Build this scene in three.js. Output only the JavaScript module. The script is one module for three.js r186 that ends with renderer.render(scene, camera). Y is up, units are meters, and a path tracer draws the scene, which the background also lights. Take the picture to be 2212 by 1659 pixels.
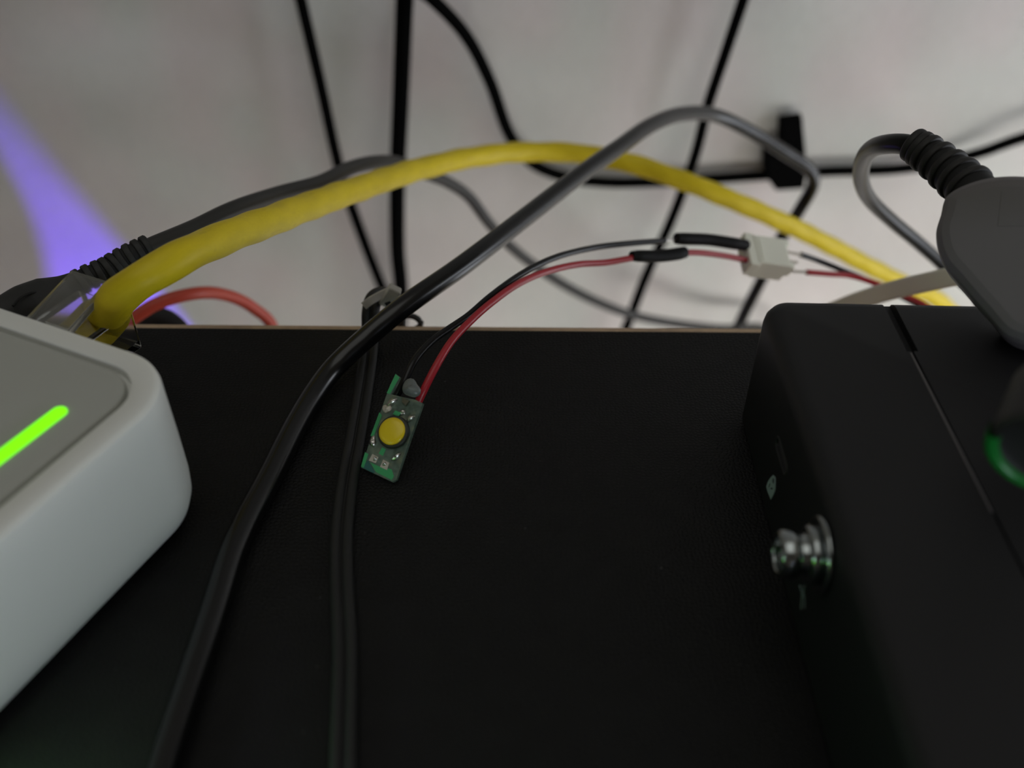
import * as THREE from 'three';
import { mergeGeometries, toCreasedNormals } from 'three/addons/utils/BufferGeometryUtils.js';
import { RoundedBoxGeometry } from 'three/addons/geometries/RoundedBoxGeometry.js';
import { RectAreaLightUniformsLib } from 'three/addons/lights/RectAreaLightUniformsLib.js';
import { Brush, Evaluator, SUBTRACTION } from 'three-bvh-csg';

// ---------------------------------------------------------------- camera, light, exposure
const MM = 0.001;                                    // shapes are written in millimetres
const scene = new THREE.Scene();
scene.background = new THREE.Color(0x050505);
const camera = new THREE.PerspectiveCamera(42.99645, 2212 / 1659, 0.005, 20);
camera.position.set(0, 113.7 * MM, 0);
camera.up.set(-0.019999, 0.774790, -0.631903);
camera.lookAt(camera.position.clone().add(new THREE.Vector3(0.000000, -0.632029, -0.774944)));
camera.focus = 0.169;
camera.userData.fStop = 11.2;
const renderer = new THREE.WebGLRenderer({ antialias: true });
renderer.toneMapping = THREE.LinearToneMapping;
renderer.toneMappingExposure = 1.0;
renderer.shadowMap.enabled = true;
RectAreaLightUniformsLib.init();

function areaLight(w, h, colour, intensity, at, to) {
  const l = new THREE.RectAreaLight(colour, intensity, w * MM, h * MM);
  l.position.set(...at.map((v) => v * MM));
  l.lookAt(...to.map((v) => v * MM));
  scene.add(l);
  return l;
}
const LIN = (r, g, b) => new THREE.Color().setRGB(r, g, b);
const UNSEEN_WINDOW_LIGHT = { colour: LIN(0.86, 0.94, 1.07), power: 2.7 };
const UNSEEN_DESK_LAMP_LIGHT = { colour: LIN(1, 0.97, 0.93), power: 6.8 };
const UNSEEN_CEILING_LIGHT = { colour: LIN(1, 1.0, 0.95), power: 0.58 };
const UNSEEN_SCREEN_LIGHT = { colour: LIN(0.84, 0.92, 1.1), power: 15 };
const UNSEEN_PURPLE = { colour: LIN(0.13, 0.035, 1), power: 0.3 };

// ---------------------------------------------------------------- helpers
const P = (x, y, z) => new THREE.Vector3(x, y, z);
const used = new Map();
function numbered(name) {
  const n = used.get(name) ?? 0;
  used.set(name, n + 1);
  return n ? `${name}_${String(n).padStart(3, '0')}` : name;
}
function tag(o, label, category, group) {
  Object.assign(o.userData, { label, category });
  if (group) o.userData.group = group;
  return o;
}
function thing(name, label, category, base = P(0, 0, 0), group) {
  const o = new THREE.Group();
  o.name = numbered(name);
  o.position.copy(base).multiplyScalar(MM);
  scene.add(o);
  return tag(o, label, category, group);
}
// one named mesh: geometry arrives in world millimetres and is stored relative to its thing's base
function obj(name, geos, material, parent = scene, label) {
  const list = (Array.isArray(geos) ? geos : [geos]).map((g) => g.clone());
  let g = list[0];
  if (list.length > 1) {
    const plain = list.map((q) => {
      const r = q.index ? q.toNonIndexed() : q;
      for (const k of Object.keys(r.attributes)) if (!['position', 'normal', 'uv'].includes(k)) r.deleteAttribute(k);
      return r;
    });
    g = mergeGeometries(plain);
  }
  g.scale(MM, MM, MM);
  const origin = new THREE.Vector3();
  for (let p = parent; p && p !== scene; p = p.parent) origin.add(p.position);
  g.translate(-origin.x, -origin.y, -origin.z);
  const m = new THREE.Mesh(g, material);
  m.name = parent === scene ? numbered(name) : name;
  m.castShadow = m.receiveShadow = true;
  if (label) m.userData.label = label;
  parent.add(m);
  return m;
}
const struct = (name, geos, mat) => { const m = obj(name, geos, mat); m.userData.kind = 'structure'; return m; };
const box = (x0, y0, z0, x1, y1, z1) => new THREE.BoxGeometry(x1 - x0, y1 - y0, z1 - z0).translate((x0 + x1) / 2, (y0 + y1) / 2, (z0 + z1) / 2);
const rbox = (x0, y0, z0, x1, y1, z1, r, s = 3) => new RoundedBoxGeometry(x1 - x0, y1 - y0, z1 - z0, s, r).translate((x0 + x1) / 2, (y0 + y1) / 2, (z0 + z1) / 2);
// geometry along an axis: built along +y, turned to dir, moved to at
function along(g, at, dir) {
  const q = new THREE.Quaternion().setFromUnitVectors(P(0, 1, 0), dir.clone().normalize());
  return g.applyQuaternion(q).translate(at.x, at.y, at.z);
}
// geometry written in a local frame (x, y, z axes) moved into the world
const frame = (g, o, x, y, z) => g.applyMatrix4(new THREE.Matrix4().makeBasis(x, y, z).setPosition(o));

// a round or shaped strand swept along points; r is a number, one per point, or a function (t, angle, length)
function sweep(points, r, { seg = 0, rad = 20, shape, cap = true, up } = {}) {
  const curve = new THREE.CatmullRomCurve3(points, false, 'centripetal');
  const n = seg || Math.max(24, points.length * 14);
  const pts = [], tans = [];
  for (let i = 0; i <= n; i++) { pts.push(curve.getPoint(i / n)); tans.push(curve.getTangent(i / n)); }
  const rAt = (t, a, s) => {
    if (typeof r === 'function') return r(t, a, s);
    if (Array.isArray(r)) { const k = t * (r.length - 1), i = Math.min(Math.floor(k), r.length - 2); return THREE.MathUtils.lerp(r[i], r[i + 1], k - i); }
    return r;
  };
  let nrm = (up ? up.clone() : Math.abs(tans[0].y) < 0.9 ? P(0, 1, 0) : P(1, 0, 0));
  const pos = [], uv = [], idx = [];
  let s = 0;
  for (let i = 0; i <= n; i++) {
    if (i) s += pts[i].distanceTo(pts[i - 1]);
    if (up) nrm = up.clone();
    nrm.addScaledVector(tans[i], -nrm.dot(tans[i])).normalize();
    const bin = P(0, 0, 0).crossVectors(tans[i], nrm);
    for (let j = 0; j <= rad; j++) {
      const a = (j / rad) * Math.PI * 2;
      const k = rAt(i / n, a, s);
      const [cx, cy] = shape ? shape(a) : [Math.cos(a), Math.sin(a)];
      const q = pts[i].clone().addScaledVector(nrm, cx * k).addScaledVector(bin, cy * k);
      pos.push(q.x, q.y, q.z); uv.push(s, j / rad);
    }
  }
  const w = rad + 1;
  for (let i = 0; i < n; i++) for (let j = 0; j < rad; j++) { const a = i * w + j, b = a + w; idx.push(a, a + 1, b, b, a + 1, b + 1); }
  const g = new THREE.BufferGeometry();
  g.setAttribute('position', new THREE.Float32BufferAttribute(pos, 3));
  g.setAttribute('uv', new THREE.Float32BufferAttribute(uv, 2));
  g.setIndex(idx);
  g.computeVertexNormals();
  const nn = g.attributes.normal;                     // weld the seam's normals
  for (let i = 0; i <= n; i++) {
    const a = i * w, b = a + rad, v = P(nn.getX(a) + nn.getX(b), nn.getY(a) + nn.getY(b), nn.getZ(a) + nn.getZ(b)).normalize();
    nn.setXYZ(a, v.x, v.y, v.z); nn.setXYZ(b, v.x, v.y, v.z);
  }
  if (!cap) return g;
  const fan = (i, flip) => {
    const c = new THREE.BufferGeometry(), cp = [pts[i].x, pts[i].y, pts[i].z], cu = [0, 0], ci = [];
    for (let j = 0; j <= rad; j++) { const k = (i * w + j) * 3; cp.push(pos[k], pos[k + 1], pos[k + 2]); cu.push(0, 0); }
    for (let j = 1; j <= rad; j++) flip ? ci.push(0, j, j + 1) : ci.push(0, j + 1, j);
    c.setAttribute('position', new THREE.Float32BufferAttribute(cp, 3)); c.setAttribute('uv', new THREE.Float32BufferAttribute(cu, 2));
    c.setIndex(ci); c.computeVertexNormals(); return c.toNonIndexed();
  };
  return mergeGeometries([g.toNonIndexed(), fan(0, false), fan(n, true)]);
}
// a rounded-rectangle body lofted through rows of [offset, y]; place(a, b) gives world [x, z]
function loft(w, h, R, rows, place, crease = 0.7, nc = 12) {
  const ring = (o) => {
    const hw = w / 2 + o, hh = h / 2 + o, r = Math.max(R + o, 0.05), out = [];
    for (const [sx, sy, a0] of [[1, 1, 0], [-1, 1, 90], [-1, -1, 180], [1, -1, 270]])
      for (let k = 0; k <= nc; k++) { const a = ((a0 + (k / nc) * 90) * Math.PI) / 180; out.push([sx * (hw - r) + r * Math.cos(a), sy * (hh - r) + r * Math.sin(a)]); }
    return out;
  };
  const pos = [], idx = [], m = 4 * (nc + 1);
  rows.forEach(([o, y]) => ring(o).forEach(([a, b]) => { const [x, z] = place(a, b); pos.push(x, y, z); }));
  for (let i = 0; i < rows.length - 1; i++) for (let j = 0; j < m; j++) { const a = i * m + j, b = i * m + ((j + 1) % m); idx.push(a, a + m, b, b, a + m, b + m); }
  const centre = (y) => { const [x, z] = place(0, 0); pos.push(x, y, z); return pos.length / 3 - 1; };
  const lo = centre(rows[0][1]), hi = centre(rows.at(-1)[1]), t = (rows.length - 1) * m;
  for (let j = 0; j < m; j++) { const k = (j + 1) % m; idx.push(lo, j, k, hi, t + k, t + j); }
  const g = new THREE.BufferGeometry();
  g.setAttribute('position', new THREE.Float32BufferAttribute(pos, 3));
  g.setIndex(idx);
  const q = P(0, 0, 0);                                // turn the faces outward whatever the frame's handedness
  const A = P(pos[0], pos[1], pos[2]), B = P(pos[3 * m], pos[3 * m + 1], pos[3 * m + 2]);
  const [x1, z1] = place(0, 0), [xa, za] = place(1, 0), [xb, zb] = place(0, 1);
  if ((xa - x1) * (zb - z1) - (za - z1) * (xb - x1) < 0) for (let i = 0; i < idx.length; i += 3) [idx[i], idx[i + 1]] = [idx[i + 1], idx[i]];
  g.setIndex(idx);
  g.computeVertexNormals();
  const c = toCreasedNormals(g, crease);
  c.setAttribute('uv', new THREE.Float32BufferAttribute(new Float32Array(c.attributes.position.count * 2), 2));
  return c;
}
function extrude(points, depth, bevel = 0, holes = []) {
  const s = new THREE.Shape(points.map(([x, y]) => new THREE.Vector2(x, y)));
  for (const h of holes) s.holes.push(new THREE.Path(h.map(([x, y]) => new THREE.Vector2(x, y))));
  return new THREE.ExtrudeGeometry(s, { depth: depth - 2 * bevel, bevelEnabled: bevel > 0, bevelSize: bevel, bevelThickness: bevel, bevelOffset: -bevel, bevelSegments: 3, curveSegments: 12 }).translate(0, 0, bevel);
}
// seeded noise textures
function rng(seed) { let s = seed >>> 0; return () => { s = (s + 0x6d2b79f5) | 0; let t = Math.imul(s ^ (s >>> 15), 1 | s); t = (t + Math.imul(t ^ (t >>> 7), 61 | t)) ^ t; return ((t ^ (t >>> 14)) >>> 0) / 4294967296; }; }
function tileNoise(size, cells, seed) {
  const R = rng(seed), g = Float32Array.from({ length: cells * cells }, () => R()), out = new Float32Array(size * size);
  for (let y = 0; y < size; y++) for (let x = 0; x < size; x++) {
    const u = (x / size) * cells, v = (y / size) * cells, i = Math.floor(u), j = Math.floor(v);
    let a = u - i, b = v - j; a = a * a * (3 - 2 * a); b = b * b * (3 - 2 * b);
    const G = (p, q) => g[(q % cells) * cells + (p % cells)];
    out[y * size + x] = (G(i, j) * (1 - a) + G(i + 1, j) * a) * (1 - b) + (G(i, j + 1) * (1 - a) + G(i + 1, j + 1) * a) * b;
  }
  return out;
}
function texture(size, fn, srgb, repeat = 1) {
  const d = new Uint8Array(size * size * 4);
  for (let i = 0; i < size * size; i++) { const c = fn(i); for (let k = 0; k < 3; k++) d[i * 4 + k] = Math.max(0, Math.min(255, c[k])); d[i * 4 + 3] = 255; }
  const t = new THREE.DataTexture(d, size, size);
  t.wrapS = t.wrapT = THREE.RepeatWrapping; t.magFilter = THREE.LinearFilter; t.minFilter = THREE.LinearMipmapLinearFilter; t.generateMipmaps = true;
  if (srgb) t.colorSpace = THREE.SRGBColorSpace;
  t.repeat.set(repeat, repeat); t.needsUpdate = true;
  return t;
}

// ---------------------------------------------------------------- materials
const std = (o) => new THREE.MeshPhysicalMaterial(o);
const wallTex = (() => {
  const a = tileNoise(512, 6, 3), b = tileNoise(512, 11, 7), c = tileNoise(512, 60, 9), p = tileNoise(512, 9, 17);
  return texture(512, (i) => { const v = 221 + (a[i] - 0.5) * 9 + (b[i] - 0.5) * 7 + (c[i] - 0.5) * 3, q = (p[i] - 0.5) * 8; return [v + q, v - 3 - q * 0.5, v - 7]; }, true);
})();
wallTex.repeat.set(12, 10);
const wallBump = (() => { const a = tileNoise(512, 90, 21), b = tileNoise(512, 30, 22); return texture(512, (i) => { const v = (a[i] * 0.5 + b[i] * 0.5) * 255; return [v, v, v]; }); })();
wallBump.repeat.set(40, 35);
const matBump = (() => {                              // pebbled leatherette: rounded cells with valleys between
  const S = 512, N = 30, R = rng(5), px = [], out = new Float32Array(S * S);
  for (let j = 0; j < N; j++) for (let i = 0; i < N; i++) px.push([(i + 0.1 + 0.8 * R()) / N, (j + 0.1 + 0.8 * R()) / N]);
  for (let y = 0; y < S; y++) for (let x = 0; x < S; x++) {
    const u = x / S, v = y / S, ci = Math.floor(u * N), cj = Math.floor(v * N); let d1 = 9, d2 = 9;
    for (let b = -1; b <= 1; b++) for (let a = -1; a <= 1; a++) {
      const q = px[((cj + b + N) % N) * N + ((ci + a + N) % N)];
      let dx = Math.abs(q[0] - u), dy = Math.abs(q[1] - v); dx = Math.min(dx, 1 - dx); dy = Math.min(dy, 1 - dy);
      const d = Math.hypot(dx, dy); if (d < d1) { d2 = d1; d1 = d; } else if (d < d2) d2 = d;
    }
    out[y * S + x] = Math.min(1, (d2 - d1) * N * 1.6);
  }
  return texture(S, (i) => [out[i] * 255, out[i] * 255, out[i] * 255], false, 1 / 22);
})();
const matTex = (() => {
  const R = rng(77), a = tileNoise(1024, 40, 12), dots = new Float32Array(1024 * 1024);
  for (let k = 0; k < 46; k++) { const x = Math.floor(R() * 1020), y = Math.floor(R() * 1020), w = 0.3 + R() * 0.7; for (let j = 0; j < 2; j++) for (let i = 0; i < 2; i++) dots[(y + j) * 1024 + x + i] = w; }
  return texture(1024, (i) => { const v = 16 + a[i] * 4 + dots[i] * 80; return [v, v, v * 0.98]; }, true, 1 / 130);
})();
const woodTex = (() => {
  const a = tileNoise(512, 4, 31), b = tileNoise(512, 128, 32);
  return texture(512, (i) => { const x = i % 512, y = Math.floor(i / 512), g = Math.sin(y * 0.35 + a[i] * 9 + Math.sin(x * 0.0246) * 2) * 10 + (b[i] - 0.5) * 16; return [184 + g, 158 + g * 0.9, 130 + g * 0.7]; }, true, 1 / 120);
})();
const yellowTex = (() => { const a = tileNoise(256, 14, 41), b = tileNoise(256, 60, 42); return texture(256, (i) => { const v = (a[i] - 0.5) * 10 + (b[i] - 0.5) * 5, s = Math.max(0, a[i] - 0.82) * 120; return [216 + v - s, 192 + v - s, 34 + v * 0.5 - s * 0.2]; }, true); })();
yellowTex.repeat.set(1 / 40, 1);
const boardTex = (() => { const a = tileNoise(256, 9, 71), b = tileNoise(256, 40, 72), c = tileNoise(256, 14, 73); return texture(256, (i) => { const q = Math.max(0, c[i] - 0.6) * 90, v = (a[i] - 0.5) * 30 + (b[i] - 0.5) * 24; return [76 + v + q, 92 + v + q * 0.7, 80 + v + q * 0.4]; }, true, 1 / 16); })();
const pcTex = (() => { const a = tileNoise(512, 170, 61); return texture(512, (i) => { const v = a[i] * 255; return [v, v, v]; }); })();

const M = {
  wall: std({ map: wallTex, roughness: 0.9, bumpMap: wallBump, bumpScale: 0.00015 }),
  plaster: std({ color: 0xb9b4ac, roughness: 0.9 }),
  ceiling: std({ color: 0xcfcbc4, roughness: 0.95 }),
  floor: std({ color: 0x6e5a46, roughness: 0.6 }),
  wood: std({ map: woodTex, roughness: 0.55 }),
  mat: std({ map: matTex, roughness: 0.6, bumpMap: matBump, bumpScale: 0.00008, specularIntensity: 0.4 }),
  routerWhite: std({ color: LIN(0.82, 0.83, 0.79), roughness: 0.42 }),
  routerPanel: std({ color: LIN(0.46, 0.47, 0.43), roughness: 0.38 }),
  dark: std({ color: 0x151515, roughness: 0.7 }),
  greenLed: std({ color: 0x2f7a10, emissive: LIN(0.2, 1, 0), emissiveIntensity: 1.25, roughness: 0.4 }),
  unseenGreenStatus: std({ color: 0x2f7a10, emissive: LIN(0.2, 1, 0.02), emissiveIntensity: 30, roughness: 0.4 }),
  unseenWhiteStatus: std({ color: 0xffffff, emissive: LIN(0.8, 0.95, 1.1), emissiveIntensity: 30, roughness: 0.4 }),
  cable: std({ color: 0x090909, roughness: 0.25, specularIntensity: 1 }),
  hanging: std({ color: 0x030303, roughness: 0.85, specularIntensity: 0.12 }),
  cableMatte: std({ color: 0x111110, roughness: 0.6 }),
  cord: std({ color: 0x2c2b29, roughness: 0.5 }),
  rubber: std({ color: 0x232322, roughness: 0.62 }),
  black: std({ color: 0x060606, roughness: 0.7 }),
  yellow: std({ map: yellowTex, roughness: 0.45, specularIntensity: 0.5 }),
  redWire: std({ color: 0xa81f2a, roughness: 0.38 }),
  redCable: std({ color: 0xb4402c, roughness: 0.5 }),
  blackWire: std({ color: 0x09090a, roughness: 0.34, specularIntensity: 0.7 }),
  sleeve: std({ color: 0x060606, roughness: 0.6, specularIntensity: 0.35 }),
  clear: std({ color: 0xf4f4f0, roughness: 0.07, transmission: 1, thickness: 2, ior: 1.5 }),
  clearPlain: std({ color: 0xeeeee8, roughness: 0.09, transmission: 0.93, thickness: 1, ior: 1.45 }),
  copper: std({ color: 0xb08a40, roughness: 0.3, metalness: 1 }),
  board: std({ map: boardTex, roughness: 0.42 }),
  boardGreen: std({ color: 0x35985c, roughness: 0.42 }),
  boardBlue: std({ color: 0x1f5a55, roughness: 0.42 }),
  solder: std({ color: 0xc9c6c0, roughness: 0.28, metalness: 1 }),
  pad: std({ color: 0xb8b1a4, roughness: 0.4, metalness: 0.25 }),
  chip: std({ color: 0x4c4a36, roughness: 0.5 }),
  glue: std({ color: 0x737977, roughness: 0.35, transmission: 0.25, thickness: 1 }),
  buttonBase: std({ color: 0x24261f, roughness: 0.5 }),
  buttonCap: std({ color: 0xe2c41e, roughness: 0.28 }),
  ivory: std({ color: 0xf3f3e4, roughness: 0.5 }),
  flat: std({ color: 0xdedbce, roughness: 0.5 }),
  tie: std({ color: 0xc8c4ba, roughness: 0.35, transmission: 0.35, thickness: 1 }),
  pc: std({ color: 0x18181a, roughness: 0.55, specularIntensity: 0.7, bumpMap: pcTex, bumpScale: 0.00001 }),
  pcSide: std({ color: 0x232324, roughness: 0.55 }),
  print: std({ color: 0x8fa0a0, roughness: 0.6 }),
  chrome: std({ color: 0xa4aaaa, roughness: 0.16, metalness: 1 }),
  plug: std({ color: 0x686465, roughness: 0.55 }),
  plugDark: std({ color: 0x1e1c1b, roughness: 0.6 }),
  cordGloss: std({ color: 0x12110f, roughness: 0.3, specularIntensity: 0.3 }),
  greenReflection: std({ color: 0x1a7a30, roughness: 0.35 }),
  unseenWindowGlow: std({ color: 0xffffff, emissive: LIN(1, 0.97, 0.92), emissiveIntensity: 0.8, roughness: 0.8 }),
  unseenLampGlow: std({ color: 0xffffff, emissive: LIN(1, 0.97, 0.93), emissiveIntensity: 0.6, roughness: 0.8 }),
  unseenCeilingGlow: std({ color: 0xffffff, emissive: LIN(1, 1, 0.92), emissiveIntensity: 0.1, roughness: 0.8 }),
  unseenScreenGlow: std({ color: 0x222222, emissive: LIN(0.85, 0.92, 1.1), emissiveIntensity: 0.6, roughness: 0.3 }),
  unseenPurpleGlow: std({ color: 0x3010ff, emissive: LIN(0.3, 0.22, 1), emissiveIntensity: 1.5, roughness: 0.5 }),
  frameWhite: std({ color: 0xd8d6d0, roughness: 0.5 }),
};

// ---------------------------------------------------------------- the room
const RX = 480, LX = -1200, BZ = -335, FZ = 1500, FY = -720, CY = 1250;
struct('floor', box(LX - 100, FY - 100, BZ - 100, RX + 100, FY, FZ + 100), M.floor);
struct('ceiling', box(LX - 100, CY, BZ - 100, RX + 100, CY + 100, FZ + 100), M.ceiling);
struct('wall_back', box(LX - 100, FY, BZ - 100, RX + 100, CY, BZ), M.wall);
struct('wall_left', box(LX - 100, FY, BZ, LX, CY, FZ), M.plaster);
struct('wall_front', box(LX - 100, FY, FZ, RX + 100, CY, FZ + 100), M.plaster);
{ // the right wall has an opening for an unseen window lighting wall and cables
  const wz0 = -325, wz1 = 90, wy0 = -330, wy1 = 165;
  const g = extrude([[BZ, FY], [FZ, FY], [FZ, CY], [BZ, CY]], 100, 0, [[[wz0, wy0], [wz0, wy1], [wz1, wy1], [wz1, wy0]]]);
  g.applyMatrix4(new THREE.Matrix4().makeBasis(P(0, 0, 1), P(0, 1, 0), P(-1, 0, 0)).setPosition(P(RX + 100, 0, 0)));
  struct('wall_right', g, M.plaster);
  const w = new THREE.Group(); w.name = 'unseen_window_1'; w.userData.kind = 'structure'; w.position.set(RX * MM, wy0 * MM, ((wz0 + wz1) / 2) * MM); scene.add(w);
  obj('unseen_window_frame', [box(RX, wy0, wz0, RX + 60, wy0 + 20, wz1), box(RX, wy1 - 20, wz0, RX + 60, wy1, wz1), box(RX, wy0, wz0, RX + 60, wy1, wz0 + 20), box(RX, wy0, wz1 - 20, RX + 60, wy1, wz1)], M.frameWhite, w);
  obj('unseen_window_pane', box(RX + 35, wy0 + 18, wz0 + 18, RX + 41, wy1 - 18, wz1 - 18), M.unseenWindowGlow, w);
  areaLight(wz1 - wz0 - 50, wy1 - wy0 - 50, UNSEEN_WINDOW_LIGHT.colour, UNSEEN_WINDOW_LIGHT.power, [RX - 4, (wy0 + wy1) / 2, (wz0 + wz1) / 2], [0, (wy0 + wy1) / 2, (wz0 + wz1) / 2]);
}
{  // panel out of view, placed to light the upward faces
  const t = thing('unseen_ceiling_light', 'unseen wide light panel under the ceiling, placed to light the top surfaces', 'ceiling light', P(0, CY, 0));
  obj('housing', rbox(-820, CY - 30, -330, 460, CY, 730, 8), M.frameWhite, t);
  obj('diffuser', rbox(-790, CY - 36, -300, 430, CY - 29, 700, 2), M.unseenCeilingGlow, t);
  areaLight(1200, 980, UNSEEN_CEILING_LIGHT.colour, UNSEEN_CEILING_LIGHT.power, [-180, CY - 40, 200], [-180, 0, 200.001]);
}

// ---------------------------------------------------------------- desk and mat
{
  const t = thing('desk', 'light wooden desk whose thin back edge shows beyond the black mat', 'desk', P(-100, FY, 90));
  const top = extrude([[-700, -90.5], [462, -90.5], [462, 480], [-700, 480]].map(([x, z]) => [x, z]), 25, 1);
  // back edge turned a little, as the desk stands not quite square to the wall
  top.translate(0, 0, 0).applyMatrix4(new THREE.Matrix4().makeBasis(P(1, 0, 0), P(0, 0, 1), P(0, -1, 0)));
  const turn = new THREE.Matrix4().makeRotationY(0.0213);
  top.translate(0, -2, -70.2).applyMatrix4(turn);
  obj('desk_top', top, M.wood, t);
  for (const [x, z] of [[-640, -110], [420, -125], [-640, 360], [420, 350]]) obj('leg', rbox(x - 22, FY, z - 22, x + 22, -26.5, z + 22, 4), M.dark, t);
}
{
  const m = extrude([[-520, 0], [420, 0], [420, 400], [-520, 400]], 2, 0.5);
  m.applyMatrix4(new THREE.Matrix4().makeBasis(P(1, 0, 0), P(0, 0, 1), P(0, -1, 0)));
  m.translate(0, 0, -156.4).applyMatrix4(new THREE.Matrix4().makeRotationY(0.0213));
  tag(obj('desk_mat', m, M.mat), 'black leatherette mat with a fine grain covering the desk top', 'desk mat');
}

// ---------------------------------------------------------------- white router
const RC = [-45.5, -109], E1 = [-0.407, 0.914], E2 = [-0.914, -0.407];   // corner, front-edge and back-edge directions
const RW = 78, RH = 96;
const rPlace = (a, b) => { const u = a + RW / 2, v = b + RH / 2; return [RC[0] + E1[0] * u + E2[0] * v, RC[1] + E1[1] * u + E2[1] * v]; };
{
  const base = rPlace(0, 0);
  const t = thing('router', 'white box router with a grey top and a glowing green bar on it', 'router', P(base[0], 0, base[1]));
  obj('case', loft(RW, RH, 11.5, [[-5, 0], [-3.2, 0.35], [-1.6, 1.3], [-0.4, 2.9], [0.3, 5], [0.5, 8], [0.35, 15], [0.1, 22], [0, 24.9], [-0.2, 25.6], [-0.6, 25.95], [-1.1, 26.05], [-3.7, 26.2], [-3.95, 26.1], [-4.05, 25.8], [-4.05, 24.6]], rPlace, 0.55, 20), M.routerWhite, t);
  obj('top_panel', loft(RW, RH, 11.5, [[-4.75, 24.62], [-4.75, 25.5], [-4.9, 25.85], [-5.3, 26.02], [-5.8, 26.05]], rPlace, 0.6, 20), M.routerPanel, t);
  // glowing bar: a capsule running along the front edge
  const p0 = [-61.41, -99.37], L = 42, r = 1.08, pts = [];
  for (let k = 0; k <= 12; k++) { const a = -Math.PI / 2 + (k / 12) * Math.PI; pts.push([r * Math.cos(a), r * Math.sin(a)]); }
  for (let k = 0; k <= 12; k++) { const a = Math.PI / 2 + (k / 12) * Math.PI; pts.push([-L + r * Math.cos(a), r * Math.sin(a)]); }
  const dir = P(-0.43, 0, 0.903).normalize(), ax = dir.clone().negate();
  const bar = extrude(pts, 0.5, 0.15);
  frame(bar, P(p0[0], 25.85, p0[1]), ax, P(0, 1, 0).cross(ax).normalize(), P(0, 1, 0));
  obj('light_bar', bar, M.greenLed, t, 'glowing green light bar');
  const mid = P(p0[0], 26.6, p0[1]).addScaledVector(dir, L / 2);
  const l = new THREE.RectAreaLight(LIN(0.2, 1, 0), 0.8, 0.04, 0.002);
  l.position.copy(mid).multiplyScalar(MM); l.up.copy(P(0, 1, 0).cross(dir)); l.lookAt(mid.x * MM, 1, mid.z * MM); scene.add(l);
}
{ // unseen green and white lights on the router front, placed for reflections on metal
  const router = scene.getObjectByName('router'), u = 60, n = P(0.914, 0, 0.407), X = P(E1[0], 0, E1[1]);
  for (const [y, mat, col, label] of [[11.5, M.unseenGreenStatus, LIN(0.2, 1, 0.05), 'unseen green status light'], [19.5, M.unseenWhiteStatus, LIN(0.8, 0.95, 1.1), 'unseen white status light']]) {
    const o = P(RC[0] + E1[0] * u, y, RC[1] + E1[1] * u).addScaledVector(n, 0.2);
    obj('unseen_status_light', frame(rbox(-3.5, -3, -0.6, 3.5, 3, 0.9, 0.6), o, X, P(0, 1, 0), n), mat, router, label);
    const c = o.clone().addScaledVector(n, 1.2), d = c.clone().addScaledVector(n, 50);
    areaLight(6, 5, col, 1, c.toArray(), d.toArray());
  }
}
// back of the router: outward direction and a point on it
const RN = P(0.407, 0, -0.914), RD = P(0.914, 0, 0.407);
const rBack = (s, k, y) => P(-58.3, y, -115.4).addScaledVector(RD, s).addScaledVector(RN, k);

// a clear modular plug: s along the router's back, k0..k1 out of it
function clearPlug(parent, s, y, k0, k1, tilt = 0) {
  const o = rBack(s, 0, y), up = P(0, 1, 0), Z = RN.clone();
  const place = (g) => { g.rotateX(-tilt); return frame(g, o, RD.clone().negate(), up, Z); };
  const body = new Evaluator().evaluate(new Brush(rbox(-5.85, -4, k0, 5.85, 4, k1, 0.5)), (() => { const b = new Brush(box(-4.2, -2.9, k1 - 9, 4.2, 2.9, k1 + 2)); b.updateMatrixWorld(); return b; })(), SUBTRACTION).geometry;
  obj('plug_housing', place(body), M.clear, parent, 'clear plastic plug housing');
  const lv = extrude([[k0 + 2, 4.0], [k0 + 6, 4.6], [k1 - 1.6, 8.9], [k1 - 1.6, 9.9], [k0 + 4, 5.8], [k0, 4.6]], 8.6, 0.2);
  lv.applyMatrix4(new THREE.Matrix4().makeBasis(P(0, 0, 1), P(0, 1, 0), P(-1, 0, 0)).setPosition(P(3.9, 0, 0)));
  obj('latch', place(lv), M.clearPlain, parent, 'clear springy latch');
  for (let k = 0; k < 8; k++) obj('contact', place(box(-3.75 + k * 1.02, -1, k0 + 0.6, -3.35 + k * 1.02, 3.2, k0 + 5)), M.copper, parent);
}
{ // yellow network cable
  const t = thing('network_cable', 'thick yellow network cable arching from the white router with a clear plug', 'cable', rBack(-18, 14, 12));
  const end = rBack(-18, 6, 15.5);
  const pts = [end, rBack(-18, 12, 16.5), P(-65.61, 21.64, -130.09), P(-62.82, 25.46, -128.05), P(-58.51, 28.73, -128.14), P(-54.4, 29.87, -131.64), P(-51.23, 27.97, -140.42), P(-46.72, 22.98, -155.7), P(-41.19, 15.25, -177.79), P(-35.09, 7.92, -198.91), P(-25.24, -0.76, -225.38), P(-10.92, -7.37, -247.09), P(4.52, -11.52, -259.19), P(19.42, -13.6, -262.66), P(35.67, -15.96, -260.73), P(52.15, -20.57, -258.26), P(69.96, -28.38, -259.63), P(90.26, -40, -265.64), P(113.03, -54.69, -273.01), P(133.93, -68.09, -280.15), P(152.42, -80.47, -286.84), P(205, -150, -300), P(225, -330, -290), P(230, -600, -250), P(240, -700, -120)];
  const g = sweep(pts, (tt, a, s) => (3.25 - 0.4 * Math.min(1, tt * 5)) * (1 + 0.034 * Math.sin(a * 2 - s * 0.52) + 0.016 * Math.sin(a * 3 + s * 0.31)), { seg: 420, rad: 28 });
  obj('jacket', g, M.yellow, t);
  clearPlug(t, -17.8, 15.6, -8, 14);
}
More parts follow.
